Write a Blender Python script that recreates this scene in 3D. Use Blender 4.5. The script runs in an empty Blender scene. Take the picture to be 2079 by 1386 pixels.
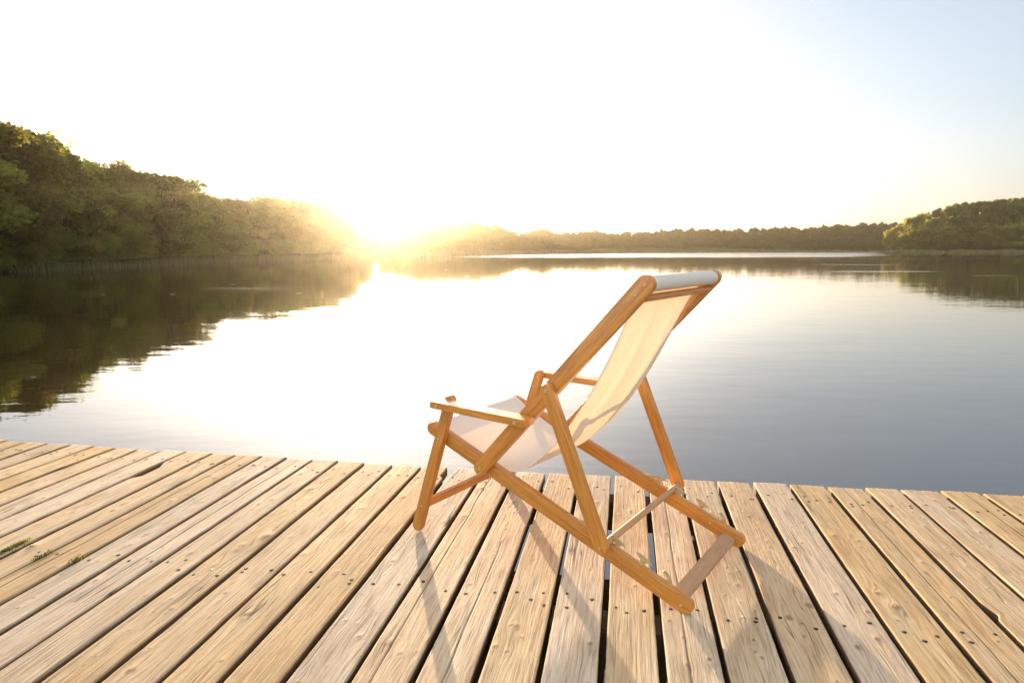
import bpy, bmesh, math, random
import numpy as np
from mathutils import Matrix, Vector
R = math.radians
scene = bpy.context.scene
C = scene.collection

# ------------------------------------------------------------------ helpers
def link(o, parent=None):
    C.objects.link(o)
    if parent is not None:
        o.parent = parent
    return o

def tag(o, label=None, cat=None, group=None, kind=None):
    if label: o['label'] = label
    if cat: o['category'] = cat
    if group: o['group'] = group
    if kind: o['kind'] = kind
    return o

def empty(name, loc=(0, 0, 0), rz=0.0):
    o = bpy.data.objects.new(name, None)
    o.empty_display_size = 0.1
    o.location = loc
    o.rotation_euler = (0, 0, rz)
    return link(o)

def obj_bm(name, bm, mat, parent=None, smooth=True):
    me = bpy.data.meshes.new(name)
    bm.normal_update()
    bm.to_mesh(me); bm.free()
    if smooth:
        me.polygons.foreach_set('use_smooth', [True] * len(me.polygons))
    me.materials.append(mat)
    return link(bpy.data.objects.new(name, me), parent)

def mesh_np(name, verts, faces, mat=None, smooth=True, attrs=None):
    """verts (n,3), faces (m,4) or (m,3) numpy"""
    me = bpy.data.meshes.new(name)
    n, m, k = len(verts), len(faces), faces.shape[1]
    me.vertices.add(n)
    me.vertices.foreach_set('co', np.ascontiguousarray(verts, dtype=np.float32).ravel())
    me.loops.add(m * k)
    me.loops.foreach_set('vertex_index', np.ascontiguousarray(faces, dtype=np.int32).ravel())
    me.polygons.add(m)
    me.polygons.foreach_set('loop_start', np.arange(0, m * k, k, dtype=np.int32))
    me.polygons.foreach_set('loop_total', np.full(m, k, dtype=np.int32))
    if smooth:
        me.polygons.foreach_set('use_smooth', np.ones(m, dtype=bool))
    for nm, (dom, arr) in (attrs or {}).items():
        a = me.attributes.new(nm, 'FLOAT', dom)
        a.data.foreach_set('value', np.ascontiguousarray(arr, dtype=np.float32).ravel())
    me.update(calc_edges=True)
    if mat: me.materials.append(mat)
    return me

class N:
    """small node-tree writer"""
    def __init__(self, name, world=False):
        if world:
            self.owner = name
        else:
            self.owner = bpy.data.materials.new(name)
            self.owner.use_nodes = True
        self.t = self.owner.node_tree
        self.t.nodes.clear()
    def n(self, typ, ins=None, **props):
        nd = self.t.nodes.new(typ)
        for k, v in props.items():
            setattr(nd, k, v)
        for k, v in (ins or {}).items():
            s = nd.inputs[k]
            if isinstance(v, bpy.types.NodeSocket):
                self.t.links.new(v, s)
            else:
                s.default_value = v
        return nd
    def math(self, op, a, b=0.0, c=0.0, clamp=False):
        nd = self.n('ShaderNodeMath', operation=op, use_clamp=clamp)
        for i, v in enumerate((a, b, c)):
            if isinstance(v, bpy.types.NodeSocket): self.t.links.new(v, nd.inputs[i])
            else: nd.inputs[i].default_value = v
        return nd.outputs[0]
    def mix(self, f, a, b, blend='MIX'):
        nd = self.n('ShaderNodeMix', data_type='RGBA', blend_type=blend)
        for i, v in ((0, f), (6, a), (7, b)):
            if isinstance(v, bpy.types.NodeSocket): self.t.links.new(v, nd.inputs[i])
            else: nd.inputs[i].default_value = v
        return nd.outputs[2]
    def ramp(self, f, stops, interp='LINEAR'):
        nd = self.n('ShaderNodeValToRGB')
        cr = nd.color_ramp; cr.interpolation = interp
        while len(cr.elements) < len(stops): cr.elements.new(0.5)
        for e, (p, c) in zip(cr.elements, stops):
            e.position = p
            e.color = c if len(c) == 4 else (*c, 1)
        self.t.links.new(f, nd.inputs[0])
        return nd.outputs[0]
    def attr(self, name):
        return self.n('ShaderNodeAttribute', attribute_name=name).outputs['Fac']
    def vec(self, x, y, z):
        nd = self.n('ShaderNodeCombineXYZ')
        for i, v in enumerate((x, y, z)):
            if isinstance(v, bpy.types.NodeSocket): self.t.links.new(v, nd.inputs[i])
            else: nd.inputs[i].default_value = v
        return nd.outputs[0]
    def noise(self, v, scale, detail=2.0, rough=0.5, dist=0.0):
        return self.n('ShaderNodeTexNoise', {'Vector': v, 'Scale': scale, 'Detail': detail, 'Roughness': rough, 'Distortion': dist}).outputs[0]
    def out(self, surf=None, vol=None):
        o = self.n('ShaderNodeOutputMaterial')
        if surf is not None: self.t.links.new(surf, o.inputs['Surface'])
        if vol is not None: self.t.links.new(vol, o.inputs['Volume'])
        return self.owner

# ------------------------------------------------------------------ frame of the place
CAM_H = 0.9988          # camera above the deck boards
PITCH = 8.037
FPX = 1315.8            # focal length in photo pixels (2079 wide)
WATER_Z = -0.30
SUN_AZ = -11.8          # degrees, left of the view axis
SUN_EL = 4.5
BOARD_ANG = 9.927
CHAIR = (-0.1685, 2.4415, -34.98)

cam_d = bpy.data.cameras.new('camera')
cam = link(bpy.data.objects.new('camera', cam_d))
cam.location = (0, 0, CAM_H)
cam.rotation_euler = (R(90 - PITCH), 0, 0)
cam_d.sensor_width = 36
cam_d.lens = FPX * 36 / 2079
cam_d.clip_start = 0.05
cam_d.clip_end = 6000
scene.camera = cam

def ray(px, py):
    X = (px - 1039.5) / FPX; Y = -(py - 693) / FPX
    c, s = math.cos(R(PITCH)), math.sin(R(PITCH))
    return np.array([X, c + Y * s, -s + Y * c])

def elev_of(px, py):            # tan of elevation per unit forward distance, and x per unit forward distance
    d = ray(px, py)
    return d[0] / d[1], d[2] / d[1]

# ------------------------------------------------------------------ light
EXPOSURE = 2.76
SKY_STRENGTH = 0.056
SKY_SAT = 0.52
SKY_FILL = (0.12, 3.9)  # fill light added to the sky: towards the sun, behind the camera
SUN_STRENGTH = 3.0
world = bpy.data.worlds.new('World')
scene.world = world
world.use_nodes = True
w = N(world, world=True)
sky = w.n('ShaderNodeTexSky', sky_type='NISHITA', sun_disc=False, sun_elevation=R(SUN_EL),
          sun_rotation=R(SUN_AZ), altitude=0.0, air_density=1.0, dust_density=2.2, ozone_density=2.0)
# added pale light: scattered many times, which the single-scattering sky leaves out;
# raised behind the camera as added fill light, with no cloud there
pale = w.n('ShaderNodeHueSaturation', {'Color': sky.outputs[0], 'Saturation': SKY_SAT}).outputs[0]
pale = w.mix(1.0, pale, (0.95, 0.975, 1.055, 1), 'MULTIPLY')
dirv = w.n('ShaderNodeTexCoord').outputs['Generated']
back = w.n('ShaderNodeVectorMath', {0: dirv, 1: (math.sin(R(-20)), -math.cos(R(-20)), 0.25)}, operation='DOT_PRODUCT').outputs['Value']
vk = w.n('ShaderNodeMapRange', {'Value': back, 'From Min': -0.5, 'From Max': 0.9, 'To Min': SKY_FILL[0], 'To Max': SKY_FILL[1]}, interpolation_type='SMOOTHSTEP').outputs[0]
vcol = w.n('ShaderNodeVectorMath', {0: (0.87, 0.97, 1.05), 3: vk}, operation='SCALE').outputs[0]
filled_sky = w.mix(1.0, pale, vcol, 'ADD')
bg = w.n('ShaderNodeBackground', {'Color': filled_sky, 'Strength': SKY_STRENGTH})
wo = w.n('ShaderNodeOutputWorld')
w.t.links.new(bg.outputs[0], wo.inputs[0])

sun_d = bpy.data.lights.new('sun', 'SUN')
sun_d.energy = SUN_STRENGTH
sun_d.angle = R(0.53)
sun_d.color = (1.0, 0.78, 0.52)
sun = link(bpy.data.objects.new('sun', sun_d))
to_sun = Vector((math.sin(R(SUN_AZ)) * math.cos(R(SUN_EL)), math.cos(R(SUN_AZ)) * math.cos(R(SUN_EL)), math.sin(R(SUN_EL))))
sun.rotation_euler = to_sun.to_track_quat('Z', 'Y').to_euler()
sun.location = to_sun * 50

scene.view_settings.view_transform = 'Standard'
scene.view_settings.look = 'None'
scene.view_settings.exposure = EXPOSURE
scene.view_settings.gamma = 1.0
scene.render.engine = 'CYCLES'
scene.cycles.use_denoising = True
try: scene.cycles.denoiser = 'OPENIMAGEDENOISE'
except Exception: pass
scene.cycles.max_bounces = 8
scene.cycles.volume_bounces = 1
scene.cycles.transparent_max_bounces = 8
scene.cycles.sample_clamp_indirect = 6.0

# ------------------------------------------------------------------ materials
def mat_board():
    m = N('weathered_softwood')
    gu, gv, kn = m.attr('grain_across'), m.attr('grain_along'), m.attr('knot')
    rnd = m.n('ShaderNodeObjectInfo').outputs['Random']
    off = m.math('MULTIPLY', rnd, 37.0)
    # growth-ring lines running along the board and bending round the knots
    v1 = m.vec(m.math('ADD', gu, off), m.math('MULTIPLY', gv, 0.035), off)
    lines = m.noise(v1, 210.0, 2.0, 0.6)
    fine = m.noise(m.vec(m.math('ADD', gu, off), m.math('MULTIPLY', gv, 0.02), 3.0), 560.0, 2.0, 0.65)
    broad = m.noise(m.vec(m.math('ADD', gu, off), m.math('MULTIPLY', gv, 0.12), 7.0), 16.0, 3.0, 0.55)
    blotch = m.noise(m.vec(gu, m.math('ADD', m.math('MULTIPLY', gv, 0.5), off), 1.0), 9.0, 4.0, 0.6)
    ringk = m.math('SINE', m.math('MULTIPLY', kn, 34.0))
    # long drying cracks
    cn = m.noise(m.vec(m.math('ADD', gu, m.math('MULTIPLY', off, 2.0)), m.math('MULTIPLY', gv, 0.016), 11.0), 55.0, 1.0, 0.4)
    cd = m.math('ABSOLUTE', m.math('SUBTRACT', cn, 0.5))
    crk = m.math('SUBTRACT', 1.0, m.math('MULTIPLY', cd, 60.0), clamp=True)
    cmask = m.noise(m.vec(m.math('ADD', gu, 5.0), m.math('ADD', m.math('MULTIPLY', gv, 0.35), off), 2.0), 9.0, 2.0)
    cmask = m.math('MULTIPLY', m.math('SUBTRACT', cmask, 0.52), 9.0, clamp=True)
    crack = m.math('MULTIPLY', crk, cmask)
    crack2 = m.attr('split')
    crack = m.math('MAXIMUM', crack, crack2)
    col = m.ramp(broad, [(0.25, (0.53, 0.335, 0.175)), (0.5, (0.69, 0.485, 0.285)), (0.75, (0.74, 0.575, 0.395))])
    col = m.mix(m.math('MULTIPLY', m.math('SUBTRACT', blotch, 0.5), 2.2, clamp=True), col, (0.65, 0.51, 0.37, 1))
    stain = m.noise(m.vec(m.math('ADD', m.math('MULTIPLY', gu, 2.2), off), m.math('ADD', m.math('MULTIPLY', gv, 0.55), off), 21.0), 7.0, 5.0, 0.62)
    col = m.mix(m.math('MULTIPLY', m.math('SUBTRACT', stain, 0.5), 2.6, clamp=True), col, (0.49, 0.295, 0.15, 1))
    grime = m.noise(m.vec(m.math('ADD', gu, 9.0), m.math('ADD', m.math('MULTIPLY', gv, 0.4), off), 33.0), 26.0, 5.0, 0.65)
    col = m.mix(m.n('ShaderNodeMapRange', {'Value': grime, 'From Min': 0.56, 'From Max': 0.74, 'To Min': 0.0, 'To Max': 0.5}).outputs[0], col, (0.29, 0.215, 0.15, 1))
    warm = m.n('ShaderNodeMapRange', {'Value': rnd, 'From Min': 0, 'From Max': 1, 'To Min': 0.0, 'To Max': 0.6}).outputs[0]
    col = m.mix(warm, col, (0.55, 0.365, 0.21, 1))
    col = m.mix(m.n('ShaderNodeMapRange', {'Value': lines, 'From Min': 0.50, 'From Max': 0.70, 'To Min': 0.0, 'To Max': 0.72}).outputs[0], col, (0.27, 0.16, 0.085, 1))
    vn = m.noise(m.vec(m.math('ADD', gu, m.math('MULTIPLY', off, 3.0)), m.math('MULTIPLY', gv, 0.022), 17.0), 105.0, 2.0, 0.55)
    vein = m.math('SUBTRACT', 1.0, m.math('MULTIPLY', m.math('ABSOLUTE', m.math('SUBTRACT', vn, 0.5)), 34.0), clamp=True)
    vmask = m.n('ShaderNodeMapRange', {'Value': m.noise(m.vec(m.math('ADD', gu, off), m.math('MULTIPLY', gv, 0.5), 5.0), 11.0, 3.0), 'From Min': 0.38, 'From Max': 0.6, 'To Min': 0.08, 'To Max': 0.60}).outputs[0]
    col = m.mix(m.math('MULTIPLY', vein, vmask), col, (0.24, 0.15, 0.085, 1))
    tint = m.n('ShaderNodeMapRange', {'Value': m.math('FRACT', m.math('MULTIPLY', rnd, 13.7)), 'To Min': 0.82, 'To Max': 1.08}).outputs[0]
    col = m.n('ShaderNodeHueSaturation', {'Color': col, 'Value': tint, 'Saturation': m.n('ShaderNodeMapRange', {'Value': m.math('FRACT', m.math('MULTIPLY', rnd, 5.9)), 'To Min': 0.82, 'To Max': 1.22}).outputs[0]}).outputs[0]
    col = m.mix(m.math('MULTIPLY', fine, 0.40), col, (0.30, 0.20, 0.12, 1))
    kf = m.n('ShaderNodeMapRange', {'Value': kn, 'From Min': 0.3, 'From Max': 0.75, 'To Min': 0.0, 'To Max': 0.85}).outputs[0]
    knz = m.noise(m.vec(m.math('MULTIPLY', gu, 3.0), gv, off), 90.0, 3.0, 0.6)
    kcol = m.mix(m.math('MULTIPLY_ADD', ringk, 0.22, m.math('MULTIPLY', knz, 0.75)), (0.15, 0.075, 0.038, 1), (0.42, 0.26, 0.145, 1))
    col = m.mix(kf, col, kcol)
    col = m.mix(m.math('MULTIPLY', crack, 0.8), col, (0.05, 0.03, 0.018, 1))
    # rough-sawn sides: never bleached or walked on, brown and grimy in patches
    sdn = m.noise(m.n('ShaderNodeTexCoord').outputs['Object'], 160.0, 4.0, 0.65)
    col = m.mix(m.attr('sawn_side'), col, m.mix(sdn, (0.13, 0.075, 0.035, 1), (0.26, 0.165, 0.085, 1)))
    hgt = m.math('ADD', m.math('MULTIPLY', lines, -0.9), m.math('MULTIPLY', fine, -0.35))
    hgt = m.math('ADD', hgt, m.math('MULTIPLY', crack, -1.2))
    hgt = m.math('ADD', hgt, m.math('MULTIPLY', vein, -0.45))
    hgt = m.math('ADD', hgt, m.math('MULTIPLY', m.math('MULTIPLY', ringk, kn), 0.35))
    bump = m.n('ShaderNodeBump', {'Strength': 0.9, 'Distance': 0.0013, 'Height': hgt}).outputs[0]
    p = m.n('ShaderNodeBsdfPrincipled', {'Base Color': col, 'Roughness': 0.85, 'Normal': bump, 'Specular IOR Level': 0.2})
    return m.out(p.outputs[0])

def mat_varnish(name, a, b, rough=0.36, coat=0.25):
    m = N(name)
    tc = m.n('ShaderNodeTexCoord').outputs['Object']
    rnd = m.n('ShaderNodeObjectInfo').outputs['Random']
    off = m.math('MULTIPLY', rnd, 29.0)
    sep = m.n('ShaderNodeSeparateXYZ', {0: tc})
    wob = m.noise(m.vec(m.math('ADD', m.math('MULTIPLY', sep.outputs[0], 1.0), off), m.math('MULTIPLY', sep.outputs[2], 4.0), off), 5.0, 2.0)
    v = m.vec(m.math('MULTIPLY', sep.outputs[0], 0.05),
              m.math('ADD', sep.outputs[1], off),
              m.math('ADD', sep.outputs[2], m.math('MULTIPLY', wob, 0.035)))
    g = m.noise(v, 150.0, 3.0, 0.6)
    pores = m.noise(m.vec(m.math('MULTIPLY', sep.outputs[0], 0.09), m.math('ADD', sep.outputs[1], off), sep.outputs[2]), 900.0, 1.0, 0.5)
    broad = m.noise(m.vec(m.math('ADD', sep.outputs[0], off), sep.outputs[1], m.math('MULTIPLY', sep.outputs[2], 3.0)), 4.5, 2.0)
    col = m.ramp(g, [(0.3, a), (0.7, b)])
    col = m.mix(m.math('MULTIPLY', m.math('SUBTRACT', broad, 0.4), 1.2, clamp=True), col, tuple(x * 0.8 for x in a) + (1,))
    pf = m.n('ShaderNodeMapRange', {'Value': pores, 'From Min': 0.6, 'From Max': 0.75, 'To Min': 0.0, 'To Max': 0.45}).outputs[0]
    col = m.mix(pf, col, tuple(x * 0.45 for x in a) + (1,))
    hue = m.n('ShaderNodeHueSaturation', {'Color': col, 'Value': m.n('ShaderNodeMapRange', {'Value': rnd, 'To Min': 0.9, 'To Max': 1.12}).outputs[0]}).outputs[0]
    bump = m.n('ShaderNodeBump', {'Strength': 0.18, 'Distance': 0.0006, 'Height': g}).outputs[0]
    p = m.n('ShaderNodeBsdfPrincipled', {'Base Color': hue, 'Roughness': rough, 'Normal': bump, 'Coat Weight': coat, 'Coat Roughness': 0.25})
    return m.out(p.outputs[0])

def mat_canvas():
    m = N('cotton_canvas')
    uv = m.n('ShaderNodeUVMap', uv_map='cloth').outputs[0]
    s = m.n('ShaderNodeSeparateXYZ', {0: uv})
    warp = m.math('SINE', m.math('MULTIPLY', s.outputs[0], 6283.0 / 1.4))
    weft = m.math('SINE', m.math('MULTIPLY', s.outputs[1], 6283.0 / 1.4))
    slub = m.noise(m.vec(m.math('MULTIPLY', s.outputs[0], 260.0), m.math('MULTIPLY', s.outputs[1], 18.0), 0.0), 1.0, 3.0, 0.6)
    slub2 = m.noise(m.vec(m.math('MULTIPLY', s.outputs[0], 18.0), m.math('MULTIPLY', s.outputs[1], 260.0), 4.0), 1.0, 3.0, 0.6)
    t = m.math('ADD', slub, slub2)
    col = m.ramp(m.math('MULTIPLY', t, 0.5), [(0.35, (0.82, 0.77, 0.69)), (0.65, (0.85, 0.81, 0.74))])
    h = m.math('ADD', m.math('ADD', m.math('MULTIPLY', warp, 0.15), m.math('MULTIPLY', weft, 0.15)), t)
    bump = m.n('ShaderNodeBump', {'Strength': 0.10, 'Distance': 0.0004, 'Height': h}).outputs[0]
    d = m.n('ShaderNodeBsdfDiffuse', {'Color': col, 'Normal': bump})
    tr = m.n('ShaderNodeBsdfTranslucent', {'Color': m.mix(1.0, col, (1.0, 0.90, 0.755, 1), 'MULTIPLY'), 'Normal': bump})
    hem = m.math('GREATER_THAN', m.math('ABSOLUTE', s.outputs[0]), 0.2285)        # folded double along both edges
    seam = m.math('LESS_THAN', m.math('ABSOLUTE', m.math('SUBTRACT', m.math('ABSOLUTE', s.outputs[0]), 0.2290)), 0.0008)
    tf = m.math('SUBTRACT', 0.42, m.math('ADD', m.math('MULTIPLY', hem, 0.14), m.math('MULTIPLY', seam, 0.1)))
    mx = m.n('ShaderNodeMixShader', {0: tf, 1: d.outputs[0], 2: tr.outputs[0]})
    return m.out(mx.outputs[0])

def mat_brass(name='aged_brass', col=(0.60, 0.46, 0.24), rough=0.45):
    m = N(name)
    tc = m.n('ShaderNodeTexCoord').outputs['Object']
    n1 = m.noise(tc, 90.0, 4.0, 0.6)
    c = m.ramp(n1, [(0.3, tuple(x * 0.7 for x in col)), (0.6, col)])
    p = m.n('ShaderNodeBsdfPrincipled', {'Base Color': c, 'Metallic': 0.6, 'Roughness': rough})
    return m.out(p.outputs[0])

def mat_simple(name, c0, c1, scale, rough=0.8, bump=0.3, dist=0.01, spec=0.4):
    m = N(name)
    tc = m.n('ShaderNodeTexCoord').outputs['Object']
    n1 = m.noise(tc, scale, 4.0, 0.6)
    c = m.ramp(n1, [(0.3, c0), (0.7, c1)])
    b = m.n('ShaderNodeBump', {'Strength': bump, 'Distance': dist, 'Height': n1}).outputs[0]
    p = m.n('ShaderNodeBsdfPrincipled', {'Base Color': c, 'Roughness': rough, 'Normal': b, 'Specular IOR Level': spec})
    return m.out(p.outputs[0])

def mat_leaf(name, dark, light, trans, tmix=0.45):
    m = N(name)
    tone = m.attr('tone')
    rnd = m.n('ShaderNodeObjectInfo').outputs['Random']
    col = m.mix(tone, (*dark, 1), (*light, 1))
    tcol = m.mix(tone, tuple(0.6 * x for x in trans) + (1,), (*trans, 1))
    val = m.n('ShaderNodeMapRange', {'Value': rnd, 'To Min': 0.62, 'To Max': 1.35}).outputs[0]
    hue = m.n('ShaderNodeMapRange', {'Value': m.math('FRACT', m.math('MULTIPLY', rnd, 7.3)), 'To Min': 0.465, 'To Max': 0.525}).outputs[0]
    col = m.n('ShaderNodeHueSaturation', {'Color': col, 'Value': val, 'Hue': hue}).outputs[0]
    tcol = m.n('ShaderNodeHueSaturation', {'Color': tcol, 'Value': val, 'Hue': hue}).outputs[0]
    d = m.n('ShaderNodeBsdfPrincipled', {'Base Color': col, 'Roughness': 0.65, 'Specular IOR Level': 0.15})
    t = m.n('ShaderNodeBsdfTranslucent', {'Color': tcol})
    mx = m.n('ShaderNodeMixShader', {0: tmix, 1: d.outputs[0], 2: t.outputs[0]})
    return m.out(mx.outputs[0])

def mat_water():
    m = N('lake_water')
    geo = m.n('ShaderNodeNewGeometry').outputs['Position']
    sp = m.n('ShaderNodeSeparateXYZ', {0: geo})
    x, y = sp.outputs[0], sp.outputs[1]
    # slow swell, small capillary ripples
    swell = m.noise(m.vec(m.math('MULTIPLY', x, 0.6), y, 0.0), 0.55, 3.0, 0.5)
    rip = m.noise(m.vec(m.math('MULTIPLY', x, 0.55), m.math('MULTIPLY', y, 1.3), 5.0), 3.2, 3.0, 0.55)
    # wind-ruffled water: everything beyond a ragged line far out, a thinner lane before it, and a few streaks nearer
    wob = m.noise(m.vec(m.math('MULTIPLY', x, 0.012), m.math('MULTIPLY', y, 0.02), 2.0), 1.0, 4.0, 0.6)
    yw = m.math('ADD', y, m.math('MULTIPLY', m.math('SUBTRACT', wob, 0.5), 70.0))
    lane = m.n('ShaderNodeMapRange', {'Value': yw, 'From Min': 112.0, 'From Max': 124.0}).outputs[0]
    lane = m.math('MULTIPLY', lane, m.n('ShaderNodeMapRange', {'Value': m.math('SUBTRACT', x, m.math('MULTIPLY', yw, 0.56)), 'From Min': -6.0, 'From Max': 6.0, 'To Min': 1.0, 'To Max': 0.0}).outputs[0])
    l2 = m.math('SUBTRACT', 1.0, m.math('MULTIPLY', m.math('ABSOLUTE', m.math('SUBTRACT', yw, 104.0)), 0.22), clamp=True)
    l2 = m.math('MULTIPLY', l2, m.n('ShaderNodeMapRange', {'Value': x, 'From Min': -2.0, 'From Max': 10.0}).outputs[0])
    lane = m.math('MAXIMUM', lane, m.math('MULTIPLY', l2, 0.55))
    for (ex, ey, rx, ry) in ((22.5, 39.5, 4.2, 0.9), (24.5, 33.0, 1.6, 0.22), (-9.0, 22.0, 2.2, 0.14), (31.0, 58.0, 5.0, 0.7)):
        q = m.math('ADD', m.math('POWER', m.math('ABSOLUTE', m.math('DIVIDE', m.math('SUBTRACT', x, ex), rx)), 2.0), m.math('POWER', m.math('ABSOLUTE', m.math('DIVIDE', m.math('SUBTRACT', m.math('ADD', y, m.math('MULTIPLY', wob, 1.5)), ey + 0.75), ry)), 2.0))
        lane = m.math('MAXIMUM', lane, m.math('MULTIPLY', m.math('SUBTRACT', 1.0, q, clamp=True), 1.6, clamp=True))
    h = m.math('ADD', m.math('MULTIPLY', swell, 0.020), m.math('MULTIPLY', rip, 0.0046))
    b = m.n('ShaderNodeBump', {'Strength': 0.35, 'Distance': 1.0, 'Height': h}).outputs[0]
    rough = m.math('MULTIPLY_ADD', lane, 0.17, 0.015)
    p = m.n('ShaderNodeBsdfPrincipled', {'Base Color': (0.022, 0.015, 0.004, 1), 'Roughness': rough, 'IOR': 2.5, 'Normal': b})
    return m.out(p.outputs[0])

M_BOARD = mat_board()
M_WOOD = mat_varnish('oiled_hardwood', (0.37, 0.125, 0.015), (0.64, 0.262, 0.040))
M_DOWEL = mat_varnish('pale_hardwood', (0.36, 0.185, 0.085), (0.47, 0.265, 0.135), rough=0.75, coat=0.0)
M_CANVAS = mat_canvas()
M_BRASS = mat_brass()
M_BOLT = mat_brass('brass_bolt', (0.55, 0.42, 0.2), 0.3)
M_SCREW_SHADED = mat_simple('shaded_rusty_screw', (0.018, 0.010, 0.006), (0.05, 0.028, 0.016), 400, 0.95)  # dark rust, with the shade of the holes put into the colour
M_STEEL = mat_simple('bright_screw', (0.22, 0.20, 0.18), (0.36, 0.34, 0.31), 300, 0.5)
M_JOIST = mat_simple('wet_timber', (0.10, 0.06, 0.03), (0.20, 0.125, 0.065), 14, 0.75, 0.4, 0.004)
M_WATER = mat_water()
M_LAND = mat_simple('forest_floor', (0.035, 0.045, 0.014), (0.09, 0.085, 0.035), 0.35, 0.95, 0.6, 0.3, 0.0)
M_BARK = mat_simple('bark', (0.03, 0.022, 0.013), (0.08, 0.06, 0.038), 9, 0.9, 0.7, 0.03)
M_BIRCHBARK = mat_simple('birch_bark', (0.06, 0.05, 0.035), (0.24, 0.22, 0.17), 3, 0.8, 0.4, 0.02)
M_LEAF = mat_leaf('broadleaf_foliage', (0.084, 0.094, 0.014), (0.128, 0.130, 0.020), (0.30, 0.30, 0.035))
M_LEAF_Y = mat_leaf('birch_foliage', (0.085, 0.095, 0.016), (0.14, 0.14, 0.028), (0.55, 0.48, 0.06), 0.5)
M_PINE = mat_leaf('pine_foliage', (0.070, 0.084, 0.013), (0.122, 0.126, 0.019), (0.34, 0.33, 0.045), 0.42)
M_REED = mat_leaf('reed_blades', (0.085, 0.085, 0.032), (0.19, 0.17, 0.075), (0.30, 0.26, 0.09), 0.4)
M_MOSS = mat_leaf('moss_blades', (0.06, 0.07, 0.015), (0.13, 0.125, 0.03), (0.25, 0.23, 0.04), 0.35)

M_GLINT = mat_leaf('pale_glint', (0.35, 0.30, 0.20), (0.5, 0.45, 0.32), (0.45, 0.38, 0.2), 0.3)  # pale colour imitating glints on the water

# ------------------------------------------------------------------ jetty
rng = np.random.default_rng(11)
def smooth_noise1(x, rs, freqs):
    v = np.zeros_like(x)
    for f, a in freqs:
        v += a * np.sin(x * f * 2 * np.pi + rs.uniform(0, 6.28))
    return v
def vnoise2(x, y, seed):
    """smooth value noise, vectorised"""
    xi, yi = np.floor(x).astype(int), np.floor(y).astype(int)
    xf, yf = x - xi, y - yi
    xf, yf = xf * xf * (3 - 2 * xf), yf * yf * (3 - 2 * yf)
    def hsh(a, b):
        n = (a * 374761393 + b * 668265263 + seed * 1442695041) & 0x7fffffff
        n = ((n ^ (n >> 13)) * 1274126177) & 0x7fffffff
        return ((n ^ (n >> 16)) & 0xffff) / 65535.0
    return (hsh(xi, yi) * (1 - xf) * (1 - yf) + hsh(xi + 1, yi) * xf * (1 - yf)
            + hsh(xi, yi + 1) * (1 - xf) * yf + hsh(xi + 1, yi + 1) * xf * yf)

GAPS = [-4.54, -4.40, -4.265, -4.13, -3.995, -3.86, -3.73, -3.60, -3.47, -3.34, -3.207, -3.08, -2.948, -2.815, -2.676, -2.548, -2.412, -2.28, -2.146, -2.0, -1.871, -1.734,
        -1.602, -1.464, -1.333, -1.195, -1.054, -0.914, -0.768, -0.617, -0.471, -0.328, -0.181, -0.035, 0.110, 0.258,
        0.408, 0.558, 0.710, 0.863, 1.016, 1.157, 1.315, 1.472, 1.625, 1.775, 1.925, 2.075, 2.225, 2.375, 2.525]
def edge_y(x):                  # front edge of the deck, measured
    return float(np.interp(x, [-4.6, -3.26, -1.77, -0.49, 0.63, 1.64, 2.6], [2.84, 2.823, 2.812, 2.81, 2.848, 2.88, 2.91]))
jetty = empty('jetty', (0, 0, 0), -R(BOARD_ANG))
tag(jetty, 'weathered wooden jetty of pale parallel boards along the water', 'jetty')

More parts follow.
